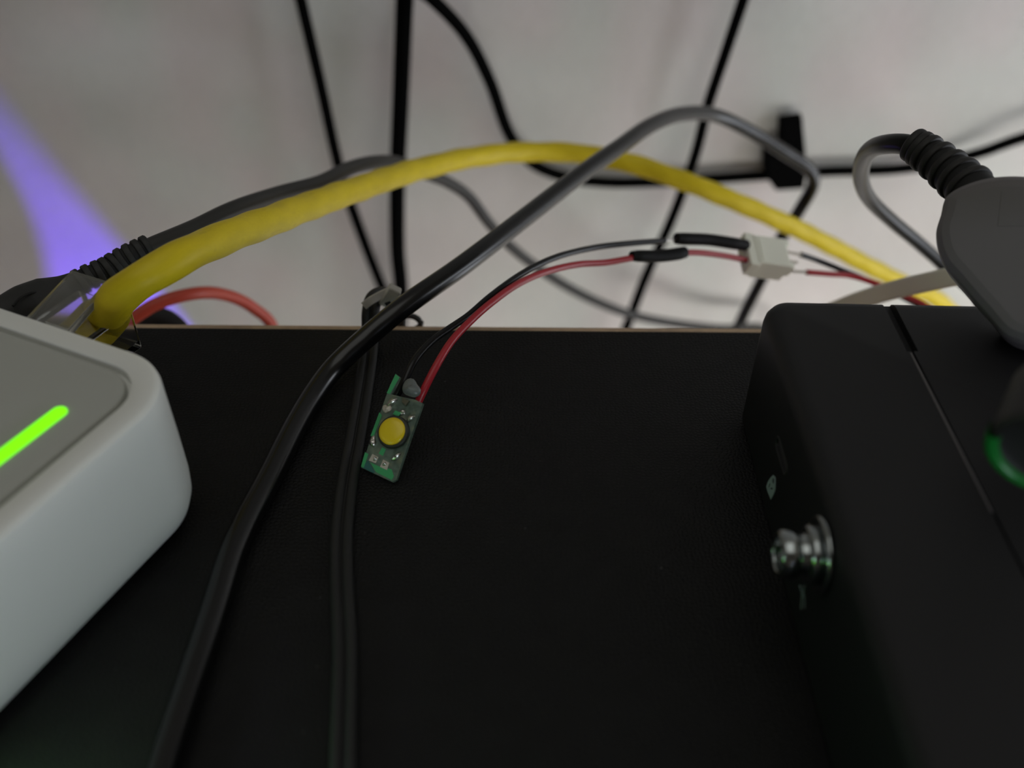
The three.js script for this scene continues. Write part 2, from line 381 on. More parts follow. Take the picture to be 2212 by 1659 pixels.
{ // black power cord of the router
  const t = thing('adapter_cable', 'charcoal power cable with a ribbed strain relief plugged beside the yellow cable', 'cable', P(-81.24, 20.79, -134.56));
  const plugPts = [P(-86.69, 19.15, -128.06), P(-83.99, 19.26, -130.74), P(-82.09, 18.88, -134.3), P(-80.05, 18.31, -137.7), P(-77.83, 18.34, -140.3), P(-75.49, 18.94, -142.09), P(-73.93, 19.11, -143.51)];
  obj('plug', sweep(plugPts, [3.0, 3.3, 3.7, 3.6, 2.6, 2.0, 1.9], { rad: 28, seg: 90 }), M.rubber, t);
  obj('plug_seam', sweep([P(-81.21, 22.26, -129.57), P(-80.65, 22.54, -131.73), P(-79.83, 21.85, -134.14), P(-79.25, 20.5, -135.61)], 0.22, { rad: 8 }), M.black, t);
  const bp = [P(-76.06, 18.59, -141.15), P(-73.71, 19.2, -142.94), P(-71.56, 19.57, -144.53), P(-69.71, 20.2, -146.34), P(-67.48, 21.05, -147.67), P(-65.41, 21.51, -149.34)];
  const boot = new THREE.CatmullRomCurve3(bp, false, 'centripetal');
  obj('strain_relief', sweep(bp, [2.3, 2.25, 2.2, 2.15, 2.1, 1.95], { rad: 20 }), M.black, t);
  for (let k = 0; k < 9; k++) {
    const u = 0.06 + (k / 8) * 0.93, at = boot.getPoint(u), d = boot.getTangent(u), r = 2.72 - 0.035 * k;
    obj('rib', along(new THREE.LatheGeometry([[1.2, -0.62], [r - 0.2, -0.62], [r, -0.4], [r, 0.4], [r - 0.2, 0.62], [1.2, 0.62]].map(([x, y]) => new THREE.Vector2(x, y)), 28), at, d), M.rubber, t);
  }
  const cp = [P(-66.37, 21.31, -148.53), P(-64.09, 21.13, -151.61), P(-60.18, 19.7, -159.48), P(-55.63, 18.45, -168.78), P(-50.53, 13.28, -185.22), P(-44.56, 8.67, -199.52), P(-39.81, 4.53, -215.5), P(-35.68, -0.74, -229.27), P(-32.03, -7.26, -242.02), P(-27.08, -15.61, -253.27), P(-20.61, -23.32, -262.47), P(-14.54, -31.36, -268.82), P(-8.56, -42.99, -273.53), P(-0.28, -56.85, -280.29), P(14.66, -75.49, -290.89), P(31.01, -90.97, -300.21), P(48.39, -103.06, -308.41), P(68.07, -111.09, -314.76), P(84.04, -115.51, -318.9), P(103.72, -118.43, -321.68), P(110, -150, -318), P(130, -250, -320), P(140, -500, -318), P(150, -700, -290)];
  obj('cord', sweep(cp, 1.75, { seg: 320 }), M.cord, t);
}
{ // red cable
  const t = thing('patch_cable', 'short arc of thin red cable behind the yellow one above the mat edge', 'cable', P(-76.15, -14.56, -187.03));
  obj('jacket', sweep([P(-94.09, -20.76, -176.81), P(-87.34, -16.73, -180.1), P(-81.25, -14.18, -183.47), P(-74.35, -14.59, -188.29), P(-70.03, -21.03, -197.23), P(-66.17, -28.39, -202.85), P(-62.51, -36.63, -205.16), P(-70, -70, -205), P(-66, -200, -215), P(-60, -500, -215), P(-60, -702, -150)], 1.5, { seg: 180 }), M.redCable, t);
}
{
  const t = thing('cable_stub', 'small black cable hump on the desk edge under the red arc', 'cable', P(-80.6, -14.14, -177.05));
  obj('jacket', sweep([P(-93.94, -26.32, -185.18), P(-89.04, -23.77, -187.26), P(-84.9, -21.99, -188.71), P(-81.48, -23.72, -188.59), P(-78.63, -27.71, -186.63), P(-105, -140, -215), P(-105, -400, -215), P(-105, -700, -170)], 2.6, { seg: 120 }), M.black, t);
}

// ---------------------------------------------------------------- black cables in the foreground
{
  const t = thing('power_cable', 'glossy black cable crossing the mat and arching over the yellow cable', 'cable', P(-41.97, 0, -89.28));
  const pts = [P(-40.84, 2.1, -47.06), P(-41.44, 2.1, -61.74), P(-41.3, 2.1, -73.57), P(-41.11, 2.1, -85.2), P(-41.01, 2.1, -95.78), P(-40.33, 2.1, -102.29), P(-38.95, 2.1, -110.75), P(-36.96, 2.2, -124.09), P(-35.21, 2.4, -132.04), P(-32.52, 3.4, -138.67), P(-27.36, 6.43, -143.5), P(-20.9, 9.8, -148.83), P(-10.56, 11.11, -161.51), P(2.13, 10.87, -181.96), P(15.54, 10.63, -203.7), P(25.07, 9.53, -219.58), P(34.16, 7.61, -236.08), P(44.33, 3.71, -252.26), P(56.81, -2.57, -266.49), P(70.2, -10.92, -273.87), P(82.63, -18.91, -276.39), P(91.02, -24.71, -278.11), P(93.92, -30.37, -279.95), P(92.18, -40.69, -281.85), P(88.85, -51.6, -283.28), P(85.77, -70.54, -285.89), P(81.95, -88.27, -286.92), P(79.47, -102.18, -285.9), P(75, -230, -300), P(70, -450, -300), P(70, -700, -270)];
  obj('jacket', sweep(pts, 2.03, { seg: 460, rad: 28 }), M.cable, t);
}
{ // flat twin cable with a tie
  const t = thing('twin_cable', 'flat two-core black cable lying on the mat beside the circuit board', 'cable', P(-23.49, 0, -88.9));
  const core = [P(-18.44, 0.95, -54.75), P(-19.79, 0.95, -62.84), P(-22.16, 0.95, -80.31), P(-24.38, 0.95, -92.34), P(-25.72, 0.95, -101.35), P(-26.37, 0.95, -111.31), P(-26.62, 0.95, -124.72), P(-26.89, 1, -135.94), P(-27.2, 1.3, -145.16), P(-27.81, 1.19, -153.42), P(-27.72, 4.49, -155.46), P(-27.35, 5.46, -158.19), P(-26.14, 4.43, -161.22), P(-24.66, 2.19, -163.26), P(-23.85, -1.19, -164.38), P(-24.05, -5.3, -164.9), P(-24.83, -11.08, -165.35), P(-24, -60, -178), P(-24, -300, -190), P(-24, -700, -160)];
  const lobes = (a) => { const t = Math.abs(Math.sin(a)), c2 = 0.7225 - 0.774 * Math.cos(a) ** 2, k = Math.max(0.34, 0.88 * t + Math.sqrt(Math.max(0, c2))); return [Math.cos(a) * (t > 0.2 ? k : 0.34), Math.sin(a) * k]; };
  obj('jacket', sweep(core, 1.0, { seg: 300, rad: 56, shape: lobes, up: P(0.1, 0.75, 0.65) }), M.cableMatte, t);
  const loop = [];
  for (let k = 0; k <= 18; k++) { const a = (k / 18) * Math.PI * 1.9 + 0.4; loop.push(P(-21.66, -5.77, -165.81).add(P(Math.cos(a) * 2.3, Math.sin(a) * 1.9, -0.03 * k))); }
  obj('loop', sweep(loop, 0.62, { seg: 60, rad: 10 }), M.cableMatte, t);
}
{
  const t = thing('cable_tie', 'small pale cable tie clasped round the top of the flat twin cable', 'cable tie', P(-25.97, 5.69, -159.67));
  const pts = [P(-28.77, 6.43, -154.34), P(-27.51, 7.32, -154.81), P(-26.22, 7.51, -156), P(-24.81, 7.38, -157.69), P(-23.94, 6.92, -159.38)];
  obj('strap', sweep(pts, 1, { seg: 30, rad: 16, up: P(0, 0.3, 0.95), shape: (a) => [0.28 * Math.sign(Math.cos(a)) * Math.pow(Math.abs(Math.cos(a)), 0.4), 0.8 * Math.sign(Math.sin(a)) * Math.pow(Math.abs(Math.sin(a)), 0.4)] }), M.tie, t);
  const hp = P(-23.94, 7.06, -156.91);
  const head = rbox(-1.3, -2.3, -1, 1.3, 2.3, 1, 0.35); head.rotateZ(-0.55).translate(hp.x, hp.y, hp.z);
  obj('head', head, M.tie, t);
  const slot = box(-0.6, -0.5, -1.04, 0.6, 0.5, 1.1); slot.rotateZ(0.45).translate(hp.x - 0.3, hp.y - 1.1, hp.z);
  obj('slot', slot, M.dark, t);
}

// ---------------------------------------------------------------- cables hanging in front of the wall
{
  const hang = (name, label, pts, r, mat = M.hanging) => { const t = thing(name, label, 'cable', pts[Math.floor(pts.length / 2)]); obj('jacket', sweep(pts, r, { seg: 200 }), mat, t); return t; };
  hang('hanging_cable', 'thin black cable slanting down from the top edge left of the thick one', [P(-120, 400, -322), P(-95, 200, -322), P(-72.75, 26.49, -322), P(-70.75, 9.57, -322), P(-67.27, -17.75, -321), P(-63.15, -50.36, -319), P(-57.93, -70.36, -316), P(-50.94, -92.48, -312), P(-44.39, -108.55, -308), P(-48, -200, -300), P(-45, -450, -300), P(-40, -700, -280)], 1.95);
  hang('hanging_cable', 'thickest black cable hanging straight down the wall near the middle', [P(-46, 400, -322), P(-45, 200, -322), P(-35.38, 27.19, -322), P(-37.17, 10.22, -322), P(-40, -20.45, -321), P(-43.2, -55.05, -320), P(-44.64, -82.45, -320), P(-44.6, -103.68, -320), P(-57, -200, -318), P(-60, -450, -318), P(-60, -700, -290)], 2.95);
  hang('hanging_cable', 'black cable curving down from the top then running right along the wall', [P(-110, 300, -312), P(-75, 120, -312), P(-36.17, 21.1, -312), P(-27.19, 12.97, -314), P(-17.57, 0.47, -319), P(-9.68, -16.96, -324), P(-2.27, -38.53, -327), P(5.84, -49.16, -328), P(18.03, -55, -329), P(33.74, -57.45, -330), P(52.76, -57.1, -330.5), P(73.25, -55.31, -330.5), P(93.58, -53.35, -330.5), P(115.47, -51.36, -330.5), P(139.1, -50.1, -330.5), P(154.61, -46.41, -329), P(167.37, -40.96, -327), P(179.96, -33.88, -325), P(300, 0, -329), P(420, 90, -325)], [2, 2, 2, 2.15, 2.15, 2.15, 2.15, 2.15, 2.15, 2.05, 2, 2, 2, 2, 2, 2, 2, 2, 2, 2]);
  hang('hanging_cable', 'black cable slanting down to the left from the top right of the wall', [P(140, 400, -322), P(110, 180, -322), P(74.77, 29.27, -322), P(71.82, 12.35, -322), P(68.64, -5.8, -322), P(65.67, -22.81, -322), P(63.35, -42.27, -321), P(57.35, -66.94, -318), P(50.62, -87.41, -315), P(44.42, -111.48, -312), P(28, -180, -308), P(15, -450, -305), P(10, -700, -285)], 1.9);
}
{ // strap block on the horizontal cable
  const t = thing('cable_strap', 'black block-shaped cable strap gripping the cable on the wall', 'cable strap', P(97.41, -43.49, -325));
  const q = (list) => { const c = list.map(([p]) => p); return c; };
  const poly = (pts, z, d) => { const g = extrude(pts.map((p) => [p.x, p.y]), d, 0.5); return g.translate(0, 0, z); };
  obj('band', poly([P(89.88, -43.24, -326), P(91.59, -51.84, -326), P(96.16, -57.2, -326), P(106.23, -56.22, -326), P(105.82, -45.98, -326), P(96.94, -40.03, -326)], -334.4, 9), M.hanging, t);
  obj('tab', poly([P(95.54, -44.93, -326), P(93.61, -31.29, -326), P(101.02, -29.93, -326), P(105.65, -45.99, -326)], -333.6, 5), M.hanging, t);
}

// ---------------------------------------------------------------- button board with its two leads
const BO = P(-24.61, 1, -115.59), BU = P(0.88, 0, 0.48), BV = P(0.38, 0.61, -0.7), BN = P(-0.29, 0.79, 0.53);
{
  const t = thing('circuit_board', 'tiny green circuit board with a yellow push button and two soldered wires', 'circuit board', BO);
  const place = (g) => frame(g, BO, BU, BV, BN);
  const slab = (pts, z0, z1, b = 0.1) => place(extrude(pts, z1 - z0, b).translate(0, 0, z0));
  obj('board', slab([[0, 0], [6.2, -0.15], [6.71, 0.46], [5.99, 7.28], [5.4, 13.6], [3.87, 13.72], [1.38, 13.32], [-0.66, 13.1], [-0.51, 16.33], [-1.49, 16.58], [-1.56, 14.49], [-1.32, 12], [-1.03, 8.87], [-0.62, 4.79]], -0.8, 0, 0.06), M.board, t);
  const strip = (pts) => obj('trace', slab(pts, 0.0, 0.07, 0.02), M.boardGreen, t, 'bright green strip');
  strip([[-1.45, 12.99], [-0.82, 13.04], [-0.48, 16.25], [-1.45, 16.51], [-1.43, 14.62]]);
  strip([[-0.83, 5.39], [-0.25, 5.35], [-0.47, 9.25], [-1.2, 9.57]]);
  strip([[-0.07, 0.14], [0.51, 0.11], [0.2, 2.5], [-0.5, 2.57]]);
  strip([[1.88, 3.22], [2.76, 3.14], [2.8, 4.33], [2, 4.44]]);
  strip([[1.16, 1.37], [3.23, 1.33], [5.25, 1.7], [6.16, 0.82], [6.06, 0.12], [2.85, 0.27]]);
  obj('trace', slab([[0.16, 0.06], [0.59, 1.56], [2.81, 0.17], [2.45, -0.04]], 0, 0.06, 0.02), M.boardBlue, t, 'dark blue-green strip');
  const blob = (name, cu, cv, ru, rv, h, rot, mat, label) => {
    const g = new THREE.SphereGeometry(1, 20, 12, 0, Math.PI * 2, 0, Math.PI / 2);
    const p = g.attributes.position, R = rng(Math.round(cu * 37 + cv * 91));
    const ph = R() * 6, amp = 0.16;
    for (let i = 0; i < p.count; i++) { const a = Math.atan2(p.getZ(i), p.getX(i)), k = 1 + amp * Math.sin(a * 2 + ph) + 0.1 * Math.sin(a * 3 + ph * 2); p.setX(i, p.getX(i) * k); p.setZ(i, p.getZ(i) * k); p.setY(i, p.getY(i) * (1 + 0.25 * Math.sin(a + ph))); }
    g.rotateX(Math.PI / 2).scale(ru, rv, h).rotateZ(rot).translate(cu, cv, 0); g.computeVertexNormals();
    return obj(name, place(g), mat, t, label);
  };
  blob('solder_joint', 0.16, 11.86, 0.52, 1.25, 0.62, -0.45, M.solder);
  blob('solder_joint', -0.19, 10.54, 0.75, 0.85, 0.4, 0.3, M.pad);
  blob('solder_joint', 4.56, 10.51, 0.42, 0.95, 0.5, -0.45, M.solder);
  blob('solder_joint', 0, 4.69, 0.6, 0.95, 0.5, 0.1, M.solder);
  blob('solder_joint', 5.1, 3.79, 0.45, 0.95, 0.55, -0.45, M.solder);
  blob('solder_joint', 2.77, 10.95, 0.55, 0.5, 0.4, 0, M.solder);
  const pad = (pts, c) => { obj('pad', slab(pts, 0.0, 0.12, 0.03), M.pad, t); blob('solder_joint', ...c, 0.32, 0.36, 0.38, 0, M.solder); };
  pad([[0.79, 1.55], [2.17, 1.59], [2.17, 2.67], [0.9, 2.77]], [1.77, 2.18]);
  pad([[3.15, 1.3], [4.56, 1.27], [4.37, 2.52], [3.12, 2.62]], [3.71, 2.01]);
  obj('chip', slab([[2.01, 12.45], [2.89, 12.17], [3.16, 13.12], [1.81, 13.22]], 0, 0.5, 0.08), M.chip, t, 'small olive component');
  obj('chip', slab([[1.35, 10.08], [2.54, 9.93], [2.65, 10.82], [1.53, 10.83]], 0, 0.4, 0.08), M.boardGreen, t, 'small green component');
  blob('glue_blob', 2.38, 15.22, 1.6, 1.55, 1.1, 0.2, M.glue, 'grey translucent glue blob');
  // push button: dark round base, domed yellow cap
  const c = [2.91, 7.38];
  const turn = (prof, seg = 48) => { const g = new THREE.LatheGeometry(prof.map(([x, y]) => new THREE.Vector2(x, y)), seg); g.rotateX(Math.PI / 2); return place(g.translate(c[0], c[1], 0)); };
  obj('button_base', turn([[0, 0], [2.72, 0], [2.78, 0.15], [2.74, 0.62], [2.5, 0.9], [0, 0.92]]), M.buttonBase, t);
  obj('button_cap', turn([[2.3, 0.9], [2.32, 1.05], [2.18, 1.3], [1.7, 1.46], [0.9, 1.54], [0, 1.56]]), M.buttonCap, t, 'domed yellow cap');
  // leads
  const w = 0.68;
  obj('red_lead', sweep([P(-15.83, 5.99, -127), P(-14.97, 7.66, -127.98), P(-13.22, 10.07, -130.98), P(-10.72, 11.81, -136.27), P(-7.33, 12.55, -142.03), P(-4.18, 12.57, -147.21), P(0.85, 11.53, -155.4), P(6.3, 9.58, -162.84), P(13.12, 7.06, -169.82), P(19.25, 4.77, -174.41), P(25.73, 3.57, -178.59)], w, { seg: 160 }), M.redWire, t);
  obj('red_lead', sweep([P(36.4, 1.34, -184.51), P(41.04, -0.17, -187.15), P(47.05, -2.68, -190.27), P(53.48, -5.53, -193.11)], w, { seg: 60 }), M.redWire, t);
  obj('black_lead', sweep([P(-19.84, 5.89, -128.22), P(-18.55, 7.96, -129.26), P(-17.29, 9.82, -132.06), P(-16.28, 10.28, -134.38), P(-14.12, 10.75, -137.99), P(-11.46, 10.91, -141.34), P(-8.31, 11.25, -144.84), P(-4.28, 11.86, -150.51), P(1.71, 11.48, -159.23), P(8.2, 10.21, -167.23), P(17.25, 7.22, -176.4), P(25.71, 4.91, -182.26), P(33.05, 2.82, -187)], w * 0.95, { seg: 180 }), M.blackWire, t);
  obj('bare_wire', sweep([P(32.36, 3.06, -186.56), P(34.64, 2.4, -187.96), P(37.15, 1.74, -189.36)], 0.3, { seg: 20, rad: 10 }), M.solder, t, 'bare silver strands');
  obj('sleeve', sweep([P(24.87, 4.06, -178.34), P(26.57, 3.55, -179.22), P(31.47, 2.04, -181.85), P(36, 1.18, -184.38), P(37.49, 0.91, -185.45)], [1.05, 1.3, 1.38, 1.4, 1.3], { seg: 50 }), M.sleeve, t, 'black heat-shrink sleeve');
  obj('sleeve', sweep([P(35.84, 2.48, -188.67), P(37.56, 1.91, -189.49), P(43.83, 0.04, -192.48), P(50.29, -2.07, -194.63), P(53.65, -3.4, -196.13)], [1.25, 1.4, 1.38, 1.4, 1.3], { seg: 50 }), M.sleeve, t, 'black heat-shrink sleeve');
  // ivory connector: a socket with a stepped collar
  const o = P(53.88, -4.31, -195.39), X = P(64.41, -6.73, -197.28).sub(o).normalize(), N = P(-0.05, 0.93, 0.36), Y = N.clone().addScaledVector(X, -N.dot(X)).normalize(), Z = P(0, 0, 0).crossVectors(X, Y);
  const put = (g) => frame(g, o, X, P(0, 0, 0).crossVectors(Y, X).negate().normalize().multiplyScalar(-1), Y);
  obj('connector_housing', [put(rbox(1.8, -4.1, -4.6, 10.2, 4.1, 1.2, 0.35)), put(rbox(-0.4, -4.6, -3.4, 2.1, 4.6, 1.0, 0.3)), put(rbox(2.8, -3.4, 1.0, 3.4, 3.4, 1.35, 0.1)), put(rbox(10, 2.4, -2.6, 11.2, 4.1, 0.9, 0.2)), put(rbox(10, -4.1, -2.6, 11.2, -2.4, 0.9, 0.2))], M.ivory, t, 'ivory plastic connector');
}
{
  const t = thing('wire_pair', 'red and black wires running from the ivory connector behind the black box', 'wires', P(69.56, -10.23, -199.59));
  obj('black_wire', sweep([P(68.4, -8.53, -200.97), P(73.23, -11.09, -202.76), P(78.98, -13.64, -203.26), P(85.39, -16.39, -203.6), P(93.43, -19.09, -201.4), P(100.35, -21.9, -199.11), P(105.25, -24.19, -194.66)], 0.66, { seg: 60 }), M.blackWire, t);
  obj('red_wire', sweep([P(69.52, -11.23, -197.48), P(75.46, -12.57, -198.97), P(81.49, -13.91, -200.46), P(87.72, -15.76, -200.24), P(93.4, -17.59, -198.75), P(98.65, -18.77, -196.5), P(104.58, -21.42, -191.76)], 0.68, { seg: 60 }), M.redWire, t);
  for (const [a, b] of [[P(64.51, -7.03, -199.62), P(68.85, -8.61, -200.91)], [P(64.86, -8.54, -197.75), P(67.12, -9.21, -198.49)], [P(65.2, -10.04, -195.87), P(69.96, -11.23, -197.49)]]) obj('pin', sweep([a, a.clone().lerp(b, 0.5), b], 0.36, { seg: 10, rad: 8 }), M.pad, t);
}

// ---------------------------------------------------------------- black mini computer
const PX = 40.6, PZ = -133.6, PH = 24.6, PW = 118, PD = 104;
{
  const t = thing('mini_computer', 'black mini computer box with a metal antenna socket on its side', 'computer', P(PX + PW / 2, 0, PZ + PD / 2));
  const place = (a, b) => [PX + PW / 2 + a, PZ + PD / 2 + b];
  const ev = new Evaluator();
  const sub = (g, ...cuts) => { let b = new Brush(g); b.updateMatrixWorld(); for (const c of cuts) { const k = new Brush(c); k.updateMatrixWorld(); b = ev.evaluate(b, k, SUBTRACTION); } return b.geometry; };
  const body = loft(PW, PD, 4.5, [[-1.2, 0], [-0.3, 0.4], [0, 1.2], [0, 21.6], [-0.22, 22.8], [-0.85, 23.8], [-1.8, 24.4], [-2.9, PH]], place, 0.5, 10);
  const gx = P(60.14, 24.6, -132.87).x;
  const yc = 13.6, slot = new THREE.CapsuleGeometry(0.75, 5.4, 6, 16).rotateX(Math.PI / 2).translate(PX, yc, -107);
  obj('case', sub(body, box(gx - 0.1, 23.2, PZ - 3, gx + 1.7, 26, PZ + 14.5), box(gx + 0.55, 24.0, PZ + 14, gx + 0.95, 26, PZ + PD - 12), slot), M.pc, t);
  obj('cover_lip_glint', sweep([P(gx + 0.4, PH - 0.05, PZ + 15), P(gx + 0.45, PH - 0.03, PZ + 30), P(gx + 0.5, PH - 0.03, PZ + 48)], 0.16, { rad: 10, cap: true }), M.plug, t);  // paler grey stands for light caught along the cover edge
  const rim = new THREE.TorusGeometry(1.0, 0.14, 8, 40).rotateY(Math.PI / 2); rim.scale(1, 1, 1);
  const rp = rim.attributes.position; for (let i = 0; i < rp.count; i++) rp.setZ(i, rp.getZ(i) + Math.sign(rp.getZ(i)) * 2.7);
  rim.translate(PX + 0.02, yc, -107); rim.computeVertexNormals();
  obj('lock_slot', rim, M.pcSide, t);
  // printed padlock mark: lens-shaped body, shackle eye and keyhole left open
  const mark = (list, holes = []) => frame(extrude(list, 0.05, 0, holes), P(PX - 0.04, 0, 0), P(0, 0, 1), P(0, 1, 0), P(-1, 0, 0)).translate(0.01, 0, 0);
  obj('printed_mark', mark([[-108.14, 8.45], [-106.91, 9.07], [-106.23, 8.35], [-105.74, 7.45], [-105.99, 6.19], [-106.48, 4.76], [-107.39, 4.54], [-108.66, 4.28], [-109.79, 4.26], [-109.56, 5.63], [-108.99, 7.01]],
    [[[-108.03, 7.96], [-107.32, 8.36], [-106.93, 7.95], [-107.16, 7.42], [-107.83, 7.35]], [[-107.38, 6.49], [-106.72, 6.96], [-107.13, 6.23], [-107.8, 5.76]], [[-108.63, 6.25], [-108.29, 6.28], [-108.47, 5.29], [-108.82, 5.25]]]), M.print, t, 'pale printed padlock mark');
  // printed aerial mark below the socket
  const line = (a, b, w) => { const d = [b[0] - a[0], b[1] - a[1]], l = Math.hypot(...d), n = [(-d[1] / l) * w, (d[0] / l) * w]; return mark([[a[0] + n[0], a[1] + n[1]], [b[0] + n[0], b[1] + n[1]], [b[0] - n[0], b[1] - n[1]], [a[0] - n[0], a[1] - n[1]]]); };
  obj('printed_mark', [line([-87.91, 6.94], [-85.7, 7.09], 0.12), line([-86.41, 8.78], [-86.05, 7.16], 0.12), line([-86.4, 7.22], [-85.25, 5.05], 0.12), line([-85.69, 7.7], [-84.28, 6.5], 0.1)], M.print, t, 'faint printed aerial mark');
  // antenna socket pointing out of the left side
  const at = P(40.6, 17.37, -84.35), out = P(-1, 0, 0);
  const turn = (prof, seg = 56) => along(new THREE.LatheGeometry(prof.map(([r, y]) => new THREE.Vector2(r, y)), seg), at, out);
  const bulge = (r, h, y0, y1) => Array.from({ length: 13 }, (_, i) => { const q = (i / 12) * Math.PI; return [r + h * Math.sin(q), (y0 + y1) / 2 - ((y1 - y0) / 2) * Math.cos(q)]; });
  const sock = obj('antenna_socket', turn([[0, 0], [2.9, 0], [2.9, 2.3], [2.7, 2.5], [2.62, 2.9], [2.7, 3.2], ...bulge(2.55, 0.72, 3.2, 5.9), [2.3, 5.8], [2.2, 5.5], [2.2, 3.4], [0, 3.4]]), M.chrome, t, 'threaded chrome aerial socket');
  obj('washer', turn([[3.0, 0], ...bulge(4.4, 0.75, 0, 0.95), [4.2, 0.95], [3.05, 0.85]]), M.chrome, sock);
  obj('nut', turn([[2.8, 0.8], ...bulge(3.2, 0.75, 0.8, 2.4), [2.8, 2.4]]), M.chrome, sock);
  obj('contact_sleeve', turn([[0.5, 3.4], [0.5, 5.2], [0.9, 5.4], [1.3, 5.2], [1.3, 3.4]], 24), M.chrome, sock);
}
// ---------------------------------------------------------------- grey plug, flat cable and round plug at the right
{
  const t = thing('moulded_plug', 'large grey moulded plug with ribbed neck and looping cord above the black box', 'plug', P(71.08, 35.98, -130.18));
  const o = P(71.26, 36.62, -143.6), X = P(0.72, -0.18, 0.62).normalize(), Zv = P(44.54, 65.52, -89.75).sub(o).normalize(), Y = P(0, 0, 0).crossVectors(Zv, X).normalize(), Z = P(0, 0, 0).crossVectors(X, Y).normalize();
  const q = (x, y, D) => [x, y, D];
  // body: outline seen from the camera side, given real thickness
  const c = [P(69.02, 39.23, -140.56), P(73.59, 43, -139.77), P(80.46, 45.46, -135.32), P(88.72, 43.62, -127.37), P(85.33, 36.13, -110.94), P(73.72, 34.57, -110.96), P(68.87, 34.43, -113.43), P(67.57, 34.48, -118.63), P(66.24, 34.67, -125.23), P(64.83, 35.55, -129.83), P(65.46, 37.02, -134.89), P(67.45, 37.75, -138.07)];
  const u = P(81.07, 39.81, -124.27).sub(P(70.8, 35.98, -130.17)).normalize(), nn = P(0.02, 0.72, 0.69), v = nn.clone().cross(u).normalize(), n2 = u.clone().cross(v).normalize();
  const oo = P(70.37, 35.97, -130.17), loc = c.map((p) => { const d = p.clone().sub(oo); return [d.dot(u), d.dot(v)]; });
  const sm = new THREE.CatmullRomCurve3(loc.map(([x, y]) => P(x, y, 0)), true, 'centripetal').getPoints(90).slice(0, -1).map((p) => [p.x, p.y]);
  const g = extrude(sm, 9, 2.4).translate(0, 0, -8.8);
  obj('body', frame(g, oo, u, v, n2), M.plug, t);
  const np = [P(68.24, 40.57, -157.15), P(69.88, 40.16, -154.88), P(72.33, 39.49, -149.81), P(74.25, 38.91, -144.18), P(75.27, 38.06, -139.61)];
  obj('neck', sweep(np, [2.45, 2.85, 3.25, 3.65, 4.0], { rad: 32, seg: 60 }), M.black, t);
  const neck = new THREE.CatmullRomCurve3(np, false, 'centripetal');
  for (let k = 0; k < 7; k++) {
    const uu = 0.03 + k * 0.115, r = 2.86 + uu * 1.5;
    obj('rib', along(new THREE.LatheGeometry([[r - 0.9, -0.72], [r - 0.1, -0.66], [r + 0.06, -0.4], [r + 0.1, 0], [r + 0.06, 0.4], [r - 0.1, 0.66], [r - 0.9, 0.72]].map(([x, y]) => new THREE.Vector2(x, y)), 40), neck.getPoint(uu), neck.getTangent(uu)), M.plugDark, t);
  }
  obj('raised_badge', frame(rbox(3, -1.5, -0.4, 12, 4.5, 0.25, 0.3), oo.clone().addScaledVector(v, 5), u, v, n2), M.plug, t);
  obj('cord', sweep([P(69.28, 40.29, -155.63), P(67.68, 39.68, -159), P(66.48, 37.01, -164.57), P(67.45, 31.79, -173.22), P(70.88, 23.25, -184.31), P(75.92, 13.77, -194.64), P(82.19, 5.2, -203.14), P(93.09, -5.67, -212.34), P(105.04, -16.17, -219.27), P(115.29, -24.97, -222.42), P(127.62, -35.85, -221.28), P(130, -60, -225), P(150, -200, -240), P(170, -500, -240), P(180, -700, -180)], [1.85, 1.8, 1.75, 1.7, 1.7, 1.7, 1.7, 1.7, 1.7, 1.7, 1.7, 1.7, 1.7, 1.7, 1.7], { seg: 200 }), M.cordGloss, t);
}
{
  const t = thing('flat_cable', 'flat off-white ribbon cable bending behind the black box under the grey plug', 'cable', P(88.78, -4.23, -181.26));
  const pts = [P(75.18, -21.31, -194.43), P(79.76, -15.66, -191.29), P(85.08, -10.27, -187.94), P(88.35, -6.38, -184.67), P(91.39, -2.69, -181.22), P(94.65, 0.41, -178.59), P(98.7, 3.19, -175.7), P(112.91, 6.67, -170.79)];
  const rect = (a) => { const s = (x, p) => Math.sign(x) * Math.pow(Math.abs(x), p); return [0.62 * s(Math.cos(a), 0.35), 2.15 * s(Math.sin(a), 0.35)]; };
  obj('ribbon', sweep(pts, 1, { seg: 90, rad: 32, shape: rect, up: P(0.05, 0.62, 0.78) }), M.flat, t);
}
{
  const t = thing('round_plug', 'round black plug with a green glow painted on its rim at the right edge over the black box', 'plug', P(63.66, 37.08, -87.2));
  const at = P(60.73, 39.35, -81.31), dir = P(-0.5, -0.2, 0.84).normalize();
  const turn = (prof, a0 = 0, a1 = Math.PI * 2) => along(new THREE.LatheGeometry(prof.map(([r, y]) => new THREE.Vector2(r, y)), 56, a0, a1), at, dir);
  obj('barrel', turn([[0, -34], [3.6, -34], [4.2, -31], [4.2, -14], [6.0, -9], [6.3, 0], [6.1, 0.8], [5.2, 1], [5.0, -0.6], [0, -0.6]]), M.plugDark, t);
  obj('rim', turn([[5.0, 0.6], [5.3, 1.3], [6.0, 1.4], [6.6, 1.0], [6.7, -0.6], [6.4, -1.4]], 4.1, 2.1), M.greenReflection, t, 'green light on the rim put into its colour');  // coloured arc stands for green light reflected on the plug
}

